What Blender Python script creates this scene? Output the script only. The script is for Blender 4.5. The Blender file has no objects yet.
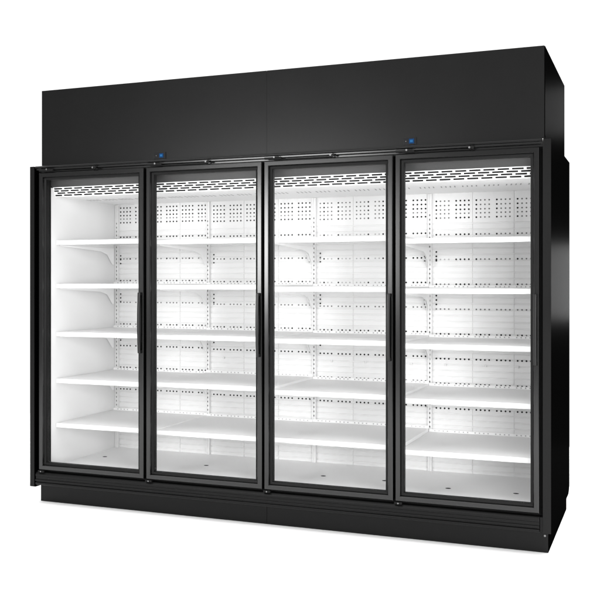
import bpy, bmesh, math, random
from mathutils import Vector
random.seed(7)
S = bpy.context.scene
COL = S.collection

# ---------------------------------------------------------------- camera
cd = bpy.data.cameras.new('camera'); cam = bpy.data.objects.new('camera', cd); COL.objects.link(cam)
cam.location = (2.9411, -3.9174, 1.1127)
cam.rotation_euler = (math.radians(90), 0, math.radians(21.2864))
cd.sensor_width = 36; cd.lens = 924/600*36
cd.shift_y = -17/600
cd.clip_end = 500
S.camera = cam

# ---------------------------------------------------------------- studio surroundings
W = bpy.data.worlds.new('World'); S.world = W; W.use_nodes = True
nt = W.node_tree; nt.nodes.clear()
tc = nt.nodes.new('ShaderNodeTexCoord'); sx = nt.nodes.new('ShaderNodeSeparateXYZ')
mr = nt.nodes.new('ShaderNodeMapRange'); mr.interpolation_type = 'SMOOTHSTEP'
mr.inputs['From Min'].default_value = -0.45; mr.inputs['From Max'].default_value = 0.15
mr.inputs['To Min'].default_value = 0.42; mr.inputs['To Max'].default_value = 1.25
bg = nt.nodes.new('ShaderNodeBackground'); out = nt.nodes.new('ShaderNodeOutputWorld')
bg.inputs['Color'].default_value = (1, 1, 1, 1)
nt.links.new(tc.outputs['Generated'], sx.inputs[0]); nt.links.new(sx.outputs['Y'], mr.inputs['Value'])
nt.links.new(mr.outputs['Result'], bg.inputs['Strength']); nt.links.new(bg.outputs[0], out.inputs[0])

def area(name, loc, target, sxx, syy, power, shape='RECTANGLE', spread=180):
    l = bpy.data.lights.new(name, 'AREA'); l.shape = shape; l.size = sxx; l.size_y = syy; l.energy = power
    l.spread = math.radians(spread)
    o = bpy.data.objects.new(name, l); COL.objects.link(o); o.location = loc
    d = Vector(target) - Vector(loc)
    o.rotation_euler = d.to_track_quat('-Z', 'Y').to_euler()
    return o
area('overhead_floor_fill', (1.25, -0.6, 5.2), (1.25, -0.6, 0), 9, 8, 500)  # unseen lamp, added to keep the floor white
area('front_softbox', (-0.55, -4.9, 1.5), (1.2, 0, 1.4), 1.7, 1.0, 125)
area('right_interior_fill', (5.3, -6.2, 1.5), (1.6, .3, .8), 3.4, 2.8, 520)  # unseen fill lamp, added to brighten the cabinet interior
area('rear_strip_light', (3.02, 5.2, 1.12), (2.53, 0.7, 1.1), 0.25, 0.7, 900)
area('rear_strip_light', (3.02, 5.2, 2.75), (2.5, 0.8, 2.0), 0.12, 0.45, 190)

S.view_settings.view_transform = 'Standard'; S.view_settings.look = 'None'
S.view_settings.exposure = 0; S.view_settings.gamma = 1
S.render.resolution_x = 1024; S.render.resolution_y = 1024
S.render.engine = 'CYCLES'
S.cycles.max_bounces = 10; S.cycles.transparent_max_bounces = 16; S.cycles.diffuse_bounces = 6

# ---------------------------------------------------------------- materials
def mat(name, col, rough=.5, spec=.5, metal=0., bump=0., bscale=300, var=0., coat=0):
    m = bpy.data.materials.new(name); m.use_nodes = True
    n = m.node_tree; p = n.nodes['Principled BSDF']
    p.inputs['Base Color'].default_value = (*col, 1); p.inputs['Roughness'].default_value = rough
    p.inputs['Specular IOR Level'].default_value = spec; p.inputs['Metallic'].default_value = metal
    t = n.nodes.new('ShaderNodeTexCoord')
    if bump:
        ns = n.nodes.new('ShaderNodeTexNoise'); ns.inputs['Scale'].default_value = bscale; ns.inputs['Detail'].default_value = 3
        b = n.nodes.new('ShaderNodeBump'); b.inputs['Strength'].default_value = bump; b.inputs['Distance'].default_value = .001
        n.links.new(t.outputs['Object'], ns.inputs['Vector']); n.links.new(ns.outputs['Fac'], b.inputs['Height'])
        n.links.new(b.outputs[0], p.inputs['Normal'])
    if var:
        ns = n.nodes.new('ShaderNodeTexNoise'); ns.inputs['Scale'].default_value = 3.5; ns.inputs['Detail'].default_value = 5
        r = n.nodes.new('ShaderNodeMapRange'); r.inputs['To Min'].default_value = max(0, rough-var); r.inputs['To Max'].default_value = min(1, rough+var)
        n.links.new(t.outputs['Object'], ns.inputs['Vector']); n.links.new(ns.outputs['Fac'], r.inputs['Value'])
        n.links.new(r.outputs[0], p.inputs['Roughness'])
    return m
M = {}
M['panel'] = mat('black_powder_coat', (.003,.003,.003), .3, .23, bump=.12, bscale=900, var=.03)
M['side'] = mat('matt_black_side', (.0012,.0012,.0012), .45, .0)
M['frame'] = mat('black_anodised_frame', (.002,.002,.002), .2, .56, var=.02)
M['frame_inner'] = mat('glazing_bead', (.005,.005,.005), .5, .12)
M['handle_black'] = mat('black_handle', (.003,.003,.003), .38, .3)
M['frame_dark'] = mat('black_gasket', (.004,.004,.004), .7, .15)
M['lintel'] = mat('dark_lintel', (.040,.040,.040), .4, .35)
M['base'] = mat('black_base', (.004,.004,.004), .33, .14, bump=.1, bscale=900, var=.04)
M['hole'] = mat('dark_hole', (.012,.012,.012), .8, .1)
M['hole_grey'] = mat('grey_hole', (.16,.16,.16), .8, .1)  # slots and button; on back panels, holes washed out by glow, painted in
M['hole_pale'] = mat('pale_hole', (.42,.42,.42), .8, .1)  # pale perforations; on back panels, glass glare over holes, painted in
M['white'] = mat('white_enamel', (.88,.88,.88), .45, .3, bump=.03, bscale=400)
M['white_wall'] = mat('white_liner', (.735,.735,.735), .5, .2, bump=.03, bscale=200)
M['shelf'] = mat('white_shelf', (.82,.82,.82), .45, .25)
M['deck'] = mat('white_deck', (.88,.88,.88), .4, .3)
M['steel'] = mat('bright_pin', (.18,.18,.18), .4, .5, metal=1)
M['screen'] = mat('display_bezel', (.006,.006,.007), .15, .5)
M['grille'] = mat('grille_white', (.88,.88,.88), .5, .2)

def emis(name, col, st):
    m = bpy.data.materials.new(name); m.use_nodes = True; p = m.node_tree.nodes['Principled BSDF']
    p.inputs['Base Color'].default_value = (0,0,0,1); p.inputs['Specular IOR Level'].default_value = .05; p.inputs['Emission Color'].default_value = (*col,1); p.inputs['Emission Strength'].default_value = st
    return m
M['blue'] = emis('blue_display_light', (.008,.055,.17), 1.0)
M['blue_light'] = emis('blue_digit_light', (.03,.17,.42), 1.0)
def glassmat():
    m = bpy.data.materials.new('clear_glass'); m.use_nodes = True; n = m.node_tree; n.nodes.clear()
    o = n.nodes.new('ShaderNodeOutputMaterial'); mx = n.nodes.new('ShaderNodeMixShader')
    t = n.nodes.new('ShaderNodeBsdfTransparent'); t.inputs[0].default_value = (.985,.985,.985,1)
    g = n.nodes.new('ShaderNodeBsdfGlossy'); g.inputs['Roughness'].default_value = .22
    mx.inputs[0].default_value = .008
    n.links.new(t.outputs[0], mx.inputs[1]); n.links.new(g.outputs[0], mx.inputs[2]); n.links.new(mx.outputs[0], o.inputs[0])
    return m
M['glass'] = glassmat()
# side panels: matt with a faint sheen
def sidemat():
    m = bpy.data.materials.new('black_side_panel'); m.use_nodes = True; n = m.node_tree; n.nodes.clear()
    o = n.nodes.new('ShaderNodeOutputMaterial'); ad = n.nodes.new('ShaderNodeMixShader')
    d = n.nodes.new('ShaderNodeBsdfDiffuse'); d.inputs[0].default_value = (.0006,.0006,.0006,1)
    g = n.nodes.new('ShaderNodeBsdfGlossy'); g.inputs['Roughness'].default_value = .30
    ad.inputs[0].default_value = .0008
    n.links.new(d.outputs[0], ad.inputs[1]); n.links.new(g.outputs[0], ad.inputs[2]); n.links.new(ad.outputs[0], o.inputs[0])
    return m
M['side'] = sidemat()

# ---------------------------------------------------------------- mesh helpers
class MB:
    def __init__(s): s.v=[]; s.f=[]; s.m=[]
    def box(s, x0,x1,y0,y1,z0,z1, m=0):
        b=len(s.v)
        s.v += [(x,y,z) for z in (z0,z1) for y in (y0,y1) for x in (x0,x1)]
        for q in ((0,2,3,1),(4,5,7,6),(0,1,5,4),(2,6,7,3),(0,4,6,2),(1,3,7,5)):
            s.f.append([b+i for i in q]); s.m.append(m)
        return s
    def poly(s, pts, m=0):
        b=len(s.v); s.v+=pts; s.f.append(list(range(b,b+len(pts)))); s.m.append(m); return s
    def prism(s, prof, a0, a1, axis='x', m=0):
        # prof: closed outline; axis x -> (y,z); axis y -> (x,z); axis z -> (x,y)
        mk={'x':lambda p,a:(a,p[0],p[1]),'y':lambda p,a:(p[0],a,p[1]),'z':lambda p,a:(p[0],p[1],a)}[axis]
        b=len(s.v); n=len(prof)
        s.v += [mk(p,a0) for p in prof]+[mk(p,a1) for p in prof]
        s.f.append([b+i for i in range(n)][::-1]); s.f.append([b+n+i for i in range(n)]); s.m+=[m,m]
        for i in range(n):
            j=(i+1)%n; s.f.append([b+i,b+j,b+n+j,b+n+i]); s.m.append(m)
        return s
    def disc(s, x,y,z, rx, rz, m=0, n=8, axis='y'):
        c=[(math.cos(2*math.pi*(i+.5)/n), math.sin(2*math.pi*(i+.5)/n)) for i in range(n)]
        if axis=='y': return s.poly([(x+a*rx,y,z+b*rz) for a,b in c],m)
        return s.poly([(x+a*rx,y+b*rz,z) for a,b in c],m)
    def build(s, name, mats, parent=None, bevel=0, smooth=False, label=None, seg=2):
        me=bpy.data.meshes.new(name); me.from_pydata(s.v,[],s.f)
        mats = mats if isinstance(mats,(list,tuple)) else [mats]
        for k in mats: me.materials.append(M[k])
        for p,i in zip(me.polygons,s.m): p.material_index=i
        bm=bmesh.new(); bm.from_mesh(me); bmesh.ops.recalc_face_normals(bm,faces=bm.faces); bm.to_mesh(me); bm.free()
        o=bpy.data.objects.new(name,me); COL.objects.link(o); o.parent=parent
        if bevel:
            b=o.modifiers.new('bevel','BEVEL'); b.width=bevel; b.segments=seg; b.limit_method='ANGLE'; b.angle_limit=math.radians(40)
            for p in me.polygons: p.use_smooth=True
            w=o.modifiers.new('wn','WEIGHTED_NORMAL'); w.keep_sharp=True
        if label: o['label']=label
        return o

# ---------------------------------------------------------------- setting
fl = MB().poly([(-3.5,-5.5,0),(6,-5.5,0),(6,2.6,0),(-3.5,2.6,0)])
M['floor'] = mat('white_studio_floor', (.93,.93,.93), .9, .0)
fo = fl.build('floor','floor'); fo['kind']='structure'

# ---------------------------------------------------------------- the fridge
R = bpy.data.objects.new('display_fridge', None); COL.objects.link(R); R.location=(0,0,0)
R['label'] = 'long black four-door glass display fridge with empty white shelves inside'
R['category'] = 'display fridge'

# plinth
MB().box(-.006,1.2498,0,.74,0,.092).build('plinth_panel','base',R,bevel=.0015)
MB().box(1.2505,2.5115,0,.79,0,.092).build('plinth_panel','base',R,bevel=.0015)
MB().box(2.5118,2.5130,.002,.79,0.001,.0915).build('plinth_side','side',R)
for x in (1.05,1.45,.2,2.05): MB().disc(x,-.0006,.052,.004,.004,0).build('plinth_screw','hole',R)
MB().disc(2.499,-.0006,.07,.0045,.0045).build('plinth_screw','steel',R)
MB().box(2.505,2.527,-.003,.03,.0885,.0925).build('panel_foot','steel',R)

# ribbed bumper below the doors: stepped extrusion
prof=[(-.010,.094),(-.052,.094)]
z=.097
for (y,zz) in ((-.056,.098),(-.056,.107),(-.049,.109),(-.049,.113),(-.0575,.1145),(-.0575,.1225),(-.052,.124),(-.052,.137),(-.055,.1385),(-.055,.148),(-.046,.158)):
    prof.append((y,zz))
prof.append((-.010,.158))
MB().prism(prof,.003,2.483,'x').build('bumper_rail','base',R,bevel=.0008)
MB().box(-.002,2.5,-.012,.05,.093,.19).build('sill','frame_dark',R)
MB().box(2.4845,2.4985,-.050,-.013,.096,.157).build('bumper_end_cap','frame_dark',R,bevel=.001)

# end panels (front flange + side)
for s in (0,1):
    if s:
        p=MB().prism([(-.055,.0935),(-.055,1.70),(.765,1.70),(.765,.122),(.72,.0935)],2.5005,2.5295,'x')
        o=p.build('end_panel','side',R)
        MB().box(2.4967,2.5292,-.0553,-.0551,.0935,1.6995).build('end_trim','base',o)
    else:
        p=MB().prism([(-.055,.0855),(-.055,1.70),(.765,1.70),(.765,.122),(.72,.0855)],-.0295,-.0005,'x')
        o=p.build('end_panel','side',R)
        MB().box(-.0297,-.004,-.0563,-.0552,.0855,1.7005).build('end_trim','base',o)
        MB().box(-.0295,-.0005,-.05,.02,.083,.0853).build('panel_foot','frame_dark',o)

# cabinet shell
MB().box(.0,2.5,.66,.76,.0935,1.70).build('rear_wall','side',R)
MB().box(.0,2.5,.03,.655,1.625,1.70).build('cabinet_roof','side',R)
# top rail above the doors
prof=[(.0,1.7025),(-.050,1.7025),(-.0545,1.700),(-.055,1.693),(-.047,1.689),(-.047,1.682),(-.028,1.680),(-.028,1.672),(.0,1.672)]
MB().prism(prof,-.0002,2.4962,'x').build('top_rail','frame',R,bevel=.0008)

# header box, two panels
for i,(x0,x1) in enumerate(((0,1.2496),(1.2504,2.5))):
    h=MB().box(x0,min(x1,2.4965),0,.0016,1.7035,2.093).build('header_panel','panel',R)
MB().box(.002,2.4965,.002,.83,1.7045,2.089).build('header_box','side',R)
MB().box(2.4967,2.4998,.0,.83,1.7035,2.091).build('header_side','side',R)

# controllers
for (x0,x1,z0,z1) in ((.657,.721,1.7125,1.7445),(1.899,1.957,1.7135,1.7445)):
    c=MB().box(x0,x1,-.004,-.0003,z0,z1).build('controller','screen',R,bevel=.001)
    w=x1-x0
    b=MB()
    b.box(x0,x0+.0016,-.0052,-.0042,z0,z1); b.box(x1-.0016,x1,-.0052,-.0042,z0,z1); b.box(x0+.0018,x1-.0018,-.0050,-.0042,z1-.001,z1)
    b.build('bezel','frame',c)
    d=MB(); cx=x0+w*.64; cz=(z0+z1)/2
    d.box(cx-.0115,cx+.0115,-.0052,-.0043,cz-.0105,cz+.0105)
    d.build('display','blue',c,bevel=.004)
    MB().box(cx-.007,cx+.006,-.0057,-.0054,cz-.005,cz+.005).build('display_glow','blue_light',c)
    MB().disc(x0+w*.2,-.0045,cz,.002,.002).build('button','hole_grey',c)

# ---------------------------------------------------------------- doors
DX=[.3255,.9460,1.5630,2.1790]; DW=.6055; DZ0,DZ1=.172,1.667
YF=-.056; FL=.022; SL=.014; DP=.014
def ring(b, x0,x1,z0,z1, y0, i0, y1, i1, m=0):
    A=[(x0+i0,y0,z0+i0),(x1-i0,y0,z0+i0),(x1-i0,y0,z1-i0),(x0+i0,y0,z1-i0)]
    B=[(x0+i1,y1,z0+i1),(x1-i1,y1,z0+i1),(x1-i1,y1,z1-i1),(x0+i1,y1,z1-i1)]
    n=len(b.v); b.v+=A+B
    for i in range(4):
        j=(i+1)%4; b.f.append([n+i,n+j,n+4+j,n+4+i]); b.m.append(m)
def make_door():
    d=bpy.data.objects.new('door',None); COL.objects.link(d); d.parent=R
    x0,x1=-DW/2,DW/2; z0,z1=0,DZ1-DZ0
    b=MB()
    ring(b,x0,x1,z0,z1,.040,0,.003,0)          # outer side
    ring(b,x0,x1,z0,z1,.003,0,0,.003)          # outer chamfer
    ring(b,x0,x1,z0,z1,0,.003,0,FL-.002)       # face
    ring(b,x0,x1,z0,z1,0,FL-.002,.0025,FL)
    ring(b,x0,x1,z0,z1,.0025,FL,.007,FL+.001)
    ring(b,x0,x1,z0,z1,.007,FL+.001,DP-.001,FL+.003)
    ring(b,x0,x1,z0,z1,DP-.001,FL+.003,DP+.001,FL+SL-.001,1)
    ring(b,x0,x1,z0,z1,DP+.001,FL+SL-.001,DP+.004,FL+SL,1)
    ring(b,x0,x1,z0,z1,DP+.004,FL+SL,.040,FL+SL,1)
    ring(b,x0,x1,z0,z1,.040,0,.040,FL+SL)
    b.build('door_frame',['frame','frame_inner'],d)
    g=MB(); ring(g,x0,x1,z0,z1,.041,.010,.046,.010); ring(g,x0,x1,z0,z1,.041,.010,.041,FL+SL-.003); ring(g,x0,x1,z0,z1,.046,.010,.046,FL+SL-.003)
    g.build('gasket','frame_dark',d)
    i=FL+SL-.001
    MB().poly([(x0+i,DP+.006,z0+i),(x1-i,DP+.006,z0+i),(x1-i,DP+.006,z1-i),(x0+i,DP+.006,z1-i)]).build('glass','glass',d)
    # bowed pull handle on the right stile
    hx=x1-.0160; hz0,hz1=.6035,.8955
    b=MB(); N=14
    pts=[]
    for k in range(N+1):
        t=k/N; z=hz0+(hz1-hz0)*t; y=-.012-.006*math.sin(math.pi*t)
        pts.append((y,z))
    poly=[(y-.0035,z) for y,z in pts]+[(y+.0035,z) for y,z in reversed(pts)]
    b.prism(poly,hx-.0065,hx+.0075,'x')
    h=b.build('handle','handle_black',d,bevel=.0025)
    for zz in (hz0,hz1-.014):
        MB().box(hx-.006,hx+.009,-.0125,-.0003,zz,zz+.014).build('handle_mount','frame_dark',h,bevel=.001)
    # pivots and closer arm
    MB().disc(0,0,0,.005,.005)
    def pin(name,x,z,r,y0,y1,m,par):
        b=MB(); prof=[(x+r*math.cos(2*math.pi*i/12),z+r*math.sin(2*math.pi*i/12)) for i in range(12)]
        b.prism(prof,y0,y1,'y'); return b.build(name,m,par)
    H=bpy.data.objects.new('hinge',None); 
    b=MB(); b.box(x0+.002,x0+.085,-.002,.012,z1+.0075,z1+.0165); b.box(x0+.03,x0+.33,.004,.010,z1+.0045,z1+.0085)
    b.box(x0+.045,x0+.075,-.004,.0,z1+.013,z1+.019)
    hg=b.build('closer_arm','frame_dark',d,bevel=.001)
    pin('hinge_pin',x0+.052,z1+.0155,.0042,-.008,.0,'steel',hg)
    pin('hinge_pin',x0+.322,z1+.013,.0042,-.006,.004,'steel',hg)
    pin('stop_knob',x0+.335,z1+.013,.0062,-.005,.004,'frame_dark',hg)
    b=MB(); b.box(x0-.004,x0+.03,-.001,.012,-.013,-.003)
    bh=b.build('bottom_hinge','frame_dark',d,bevel=.001)
    pin('hinge_pin',x0+.014,-.008,.0034,-.004,.001,'steel',bh)
    bpy.data.objects.remove(H)
    return d
def tree_copy(o,par):
    c=o.copy(); COL.objects.link(c); c.parent=par
    for ch in list(o.children): tree_copy(ch,c)
    return c
d0=make_door(); doors=[d0]+[tree_copy(d0,R) for _ in range(3)]
for d,x in zip(doors,DX): d.location=(x,YF,DZ0)
# mullions between doors and dark jambs
for x in (.6357,1.2545,1.871): MB().box(x-.014,x+.014,-.010,.03,.19,1.665).build('mullion','frame_dark',R)
MB().box(-.0003,.042,-.010,.02,.19,1.672).build('jamb','frame_dark',R)
MB().box(2.474,2.5003,-.010,.02,.19,1.672).build('jamb','frame_dark',R)
# lintel behind the doors
MB().prism([(-.008,1.672),(-.008,1.655),(.012,1.650),(.045,1.604),(.07,1.604),(.07,1.672)],.027,2.473,'x').build('lintel','lintel',R,bevel=.001)

# ---------------------------------------------------------------- interior
XL,XR=.034,2.466; YB=.64; ZC=1.560; ZD=.172
MB().box(.0,XL,.021,.659,.16,1.60).build('inner_wall','white_wall',R)
MB().box(XR,2.5,.021,.659,.16,1.60).build('inner_wall','white_wall',R)
UP=[.034,.628,1.250,1.868,2.466]
# deck
b=MB().box(XL,XR,.0,YB,.15,ZD)
for x,y in ((.141,.36),(.762,.345),(.439,.352),(1.412,.32),(1.721,.325),(2.037,.272),(2.342,.278)):
    b.disc(x,y,ZD+.0006,.013,.011,1,12,'z')
b.build('deck',['deck','hole'],R)
# ceiling with slots
b=MB().box(XL,XR,.082,YB,ZC,1.60)
for i in range(4):
    for k in range(6):
        for j in range(4):
            x=UP[i]+.030+.1*k+.021*j; b.poly([(x-.003,.30,ZC-.0006),(x+.003,.30,ZC-.0006),(x-.0085,.365,ZC-.0006),(x-.0145,.365,ZC-.0006)],1)
b.build('ceiling_panel',['grille','hole_pale'],R)
# back panels
RZ=[1.521,1.499,1.4775,1.458,1.437]+[1.354-.1238*k for k in range(8)]
for i in range(4):
    x0=UP[i]; x1=UP[i+1]; b=MB()
    for (a,c) in ((.0,.2105),(.2125,.4125),(.4145,x1-x0)):
        # horizontally ribbed sheet
        z=ZD; pr=[(YB,ZD)]
        k=0
        zz=ZD+.014
        while zz<1.41:
            pr+=[(YB,zz-.003),(YB+.003,zz),(YB+.003,zz+.003),(YB,zz+.006)]; zz+=.0305
        pr+=[(YB,ZC),(YB+.008,ZC),(YB+.008,ZD)]
        b.prism(pr,x0+a,x0+c,'x')
    for a in (.2115,.4135): b.box(x0+a-.0012,x0+a+.0012,YB+.0035,YB+.005,ZD,ZC)
    rr=random.Random(30+i)
    for ri,rz in enumerate(RZ):
        rz+=(.020,.014,.009,0)[i]
        for k in range(6):
            dark=rr.randrange(4) if i in (2,) else 0
            for j in range(4):
                x=x0+.030+.1*k+.021*j
                if x>x1-.012: continue
                m=1  # lighter holes below have the wash of glow and glare put into their colour
                if ri<5:
                    if i==3: m=1 if (j==0 or k in(1,)) and ri!=3 else 2
                    elif ri==3: m=2
                    elif i==2: m=1 if (j==(k*7+1)%4 or k>3) else 2
                elif ri<8:
                    if i==3: m=1 if j==0 or k==1 else (3 if k==0 and ri==6 else 2)
                    elif i==2 : m=1 if (j==(k*7+1)%4 or k>3) else 3
                    elif ri in (6,7): m=2 if (j+k)%3 else 1
                elif ri==8: m=2 if i!=3 else 2
                elif ri==9: m=1 if j%2 else 2
                s=.0047 if m==1 else .0042
                b.disc(x,YB-.0006,rz,s,s,m)
    if i<4:
        for zs in (1.29,1.0715,.83):
            for q in range(3 if zs>.9 else 2):
                b.disc(x0+.030,YB-.0006,zs-.022-.022*q,.0048,.0048,1)
                if i<3 and q>0: b.disc(x1-.03,YB-.0006,zs-.022-.022*q,.0042,.0042,2)
    b.build('back_panel',['white_wall','hole','hole_grey','hole_pale'],R)
# slotted uprights
for i,x in enumerate(UP[:4]):
    xx=x+.012 if i==0 else x
    b=MB(); b.box(xx-.010,xx-.0035,YB-.018,YB-.0008,ZD+.0005,ZC-.001); b.box(xx+.0035,xx+.010,YB-.018,YB-.0008,ZD+.0005,ZC-.001)
    b.box(xx-.0033,xx+.0033,YB-.015,YB-.0008,ZD+.0005,ZC-.001)
    z=.30
    while z<1.46:
        b.box(xx-.0028,xx+.0028,YB-.0158,YB-.0152,z,z+.009,1); z+=.0225
    b.build('upright',['white_wall','hole_grey'],R)

# air outlet grille
YA,ZA,YBt,ZBt=.046,1.6035,.070,1.5560
def gp(x,t,off=0): # point on the slanted plate
    return (x, YA+(YBt-YA)*t-off, ZA+(ZBt-ZA)*t)
GA=[.034,.655,1.272,1.889]; GB=[.632,1.249,1.866,2.466]
for i in range(4):
    x0,x1=(UP[i],UP[i+1]); b=MB()
    b.prism([(YA,ZA),(YBt,ZBt),(YBt+.003,ZBt),(YA+.003,ZA)],x0,x1,'x')
    r=0
    for r in range(4):
        t0=.085+.228*r; t1=t0+.15
        x=x0+.006-(.030 if r%2 else 0)+.006*r
        while x<x1:
            a=max(x,x0+.002); c=min(x+.0485,x1-.002)
            if c-a>.006:
                b.poly([gp(a,t0,.0008),gp(c,t0,.0008),gp(c,t1,.0008),gp(a,t1,.0008)],1)
            x+=.0605
    b.build('air_grille',['grille','hole'],R)

# shelves
SZ=[[1.3199,1.0957,.8474,.6067,.3774],[1.3125,1.0915,.8454,.611,.3746],[1.3110,1.0825,.8405,.5995,.3765],[1.2975,1.0760,.8315,.5895,.3605]]
SX=[(.037,.627),(.6285,1.2485),(1.2505,1.8665),(1.8685,2.463)]
for i in range(4):
    for k,z in enumerate(SZ[i]):
        x0,x1=SX[i]; zt=z+.0125
        b=MB()
        prof=[(.070,zt-.002),(.072,zt),(.606,zt),(.606,zt+.012),(.608,zt+.012),(.608,zt-.003),(.0735,zt-.003),(.0735,zt-.020),(.082,zt-.020),(.082,zt-.0225),(.072,zt-.0225),(.070,zt-.0205)]
        b.prism(prof,x0,x1,'x')
        b.box(x0,x0+.0015,.083,.60,zt-.022,zt-.0032); b.box(x1-.0015,x1,.083,.60,zt-.022,zt-.0032)
        n=0
        for q in range(6):
            for j in range(4):
                x=x0+.03+.1*q+.021*j
                if x<x1-.01: b.disc(x,.6054,zt+.006,.0038,.0034,1)
        s=b.build('shelf',['shelf','hole_pale'],R)
        for xx in (x0+.0025,x1-.0045):
            MB().prism([(.10,zt-.0225),(.10,zt-.027),(.30,zt-.036),(.47,zt-.044),(.535,zt-.060),(.590,zt-.115),(.6035,zt-.115),(.6035,zt-.0225)],xx,xx+.002,'x').build('bracket','white',s)
# small stubs on the back wall near the lower shelf rows
for x in (.72,.92,1.345,1.53,1.77,1.945,2.145,2.3):
    for z in (.705,.272):
        MB().box(x-.004,x+.004,YB-.010,YB-.0008,z-.006,z+.006).build('shelf_stop','white_wall',R,bevel=.002)
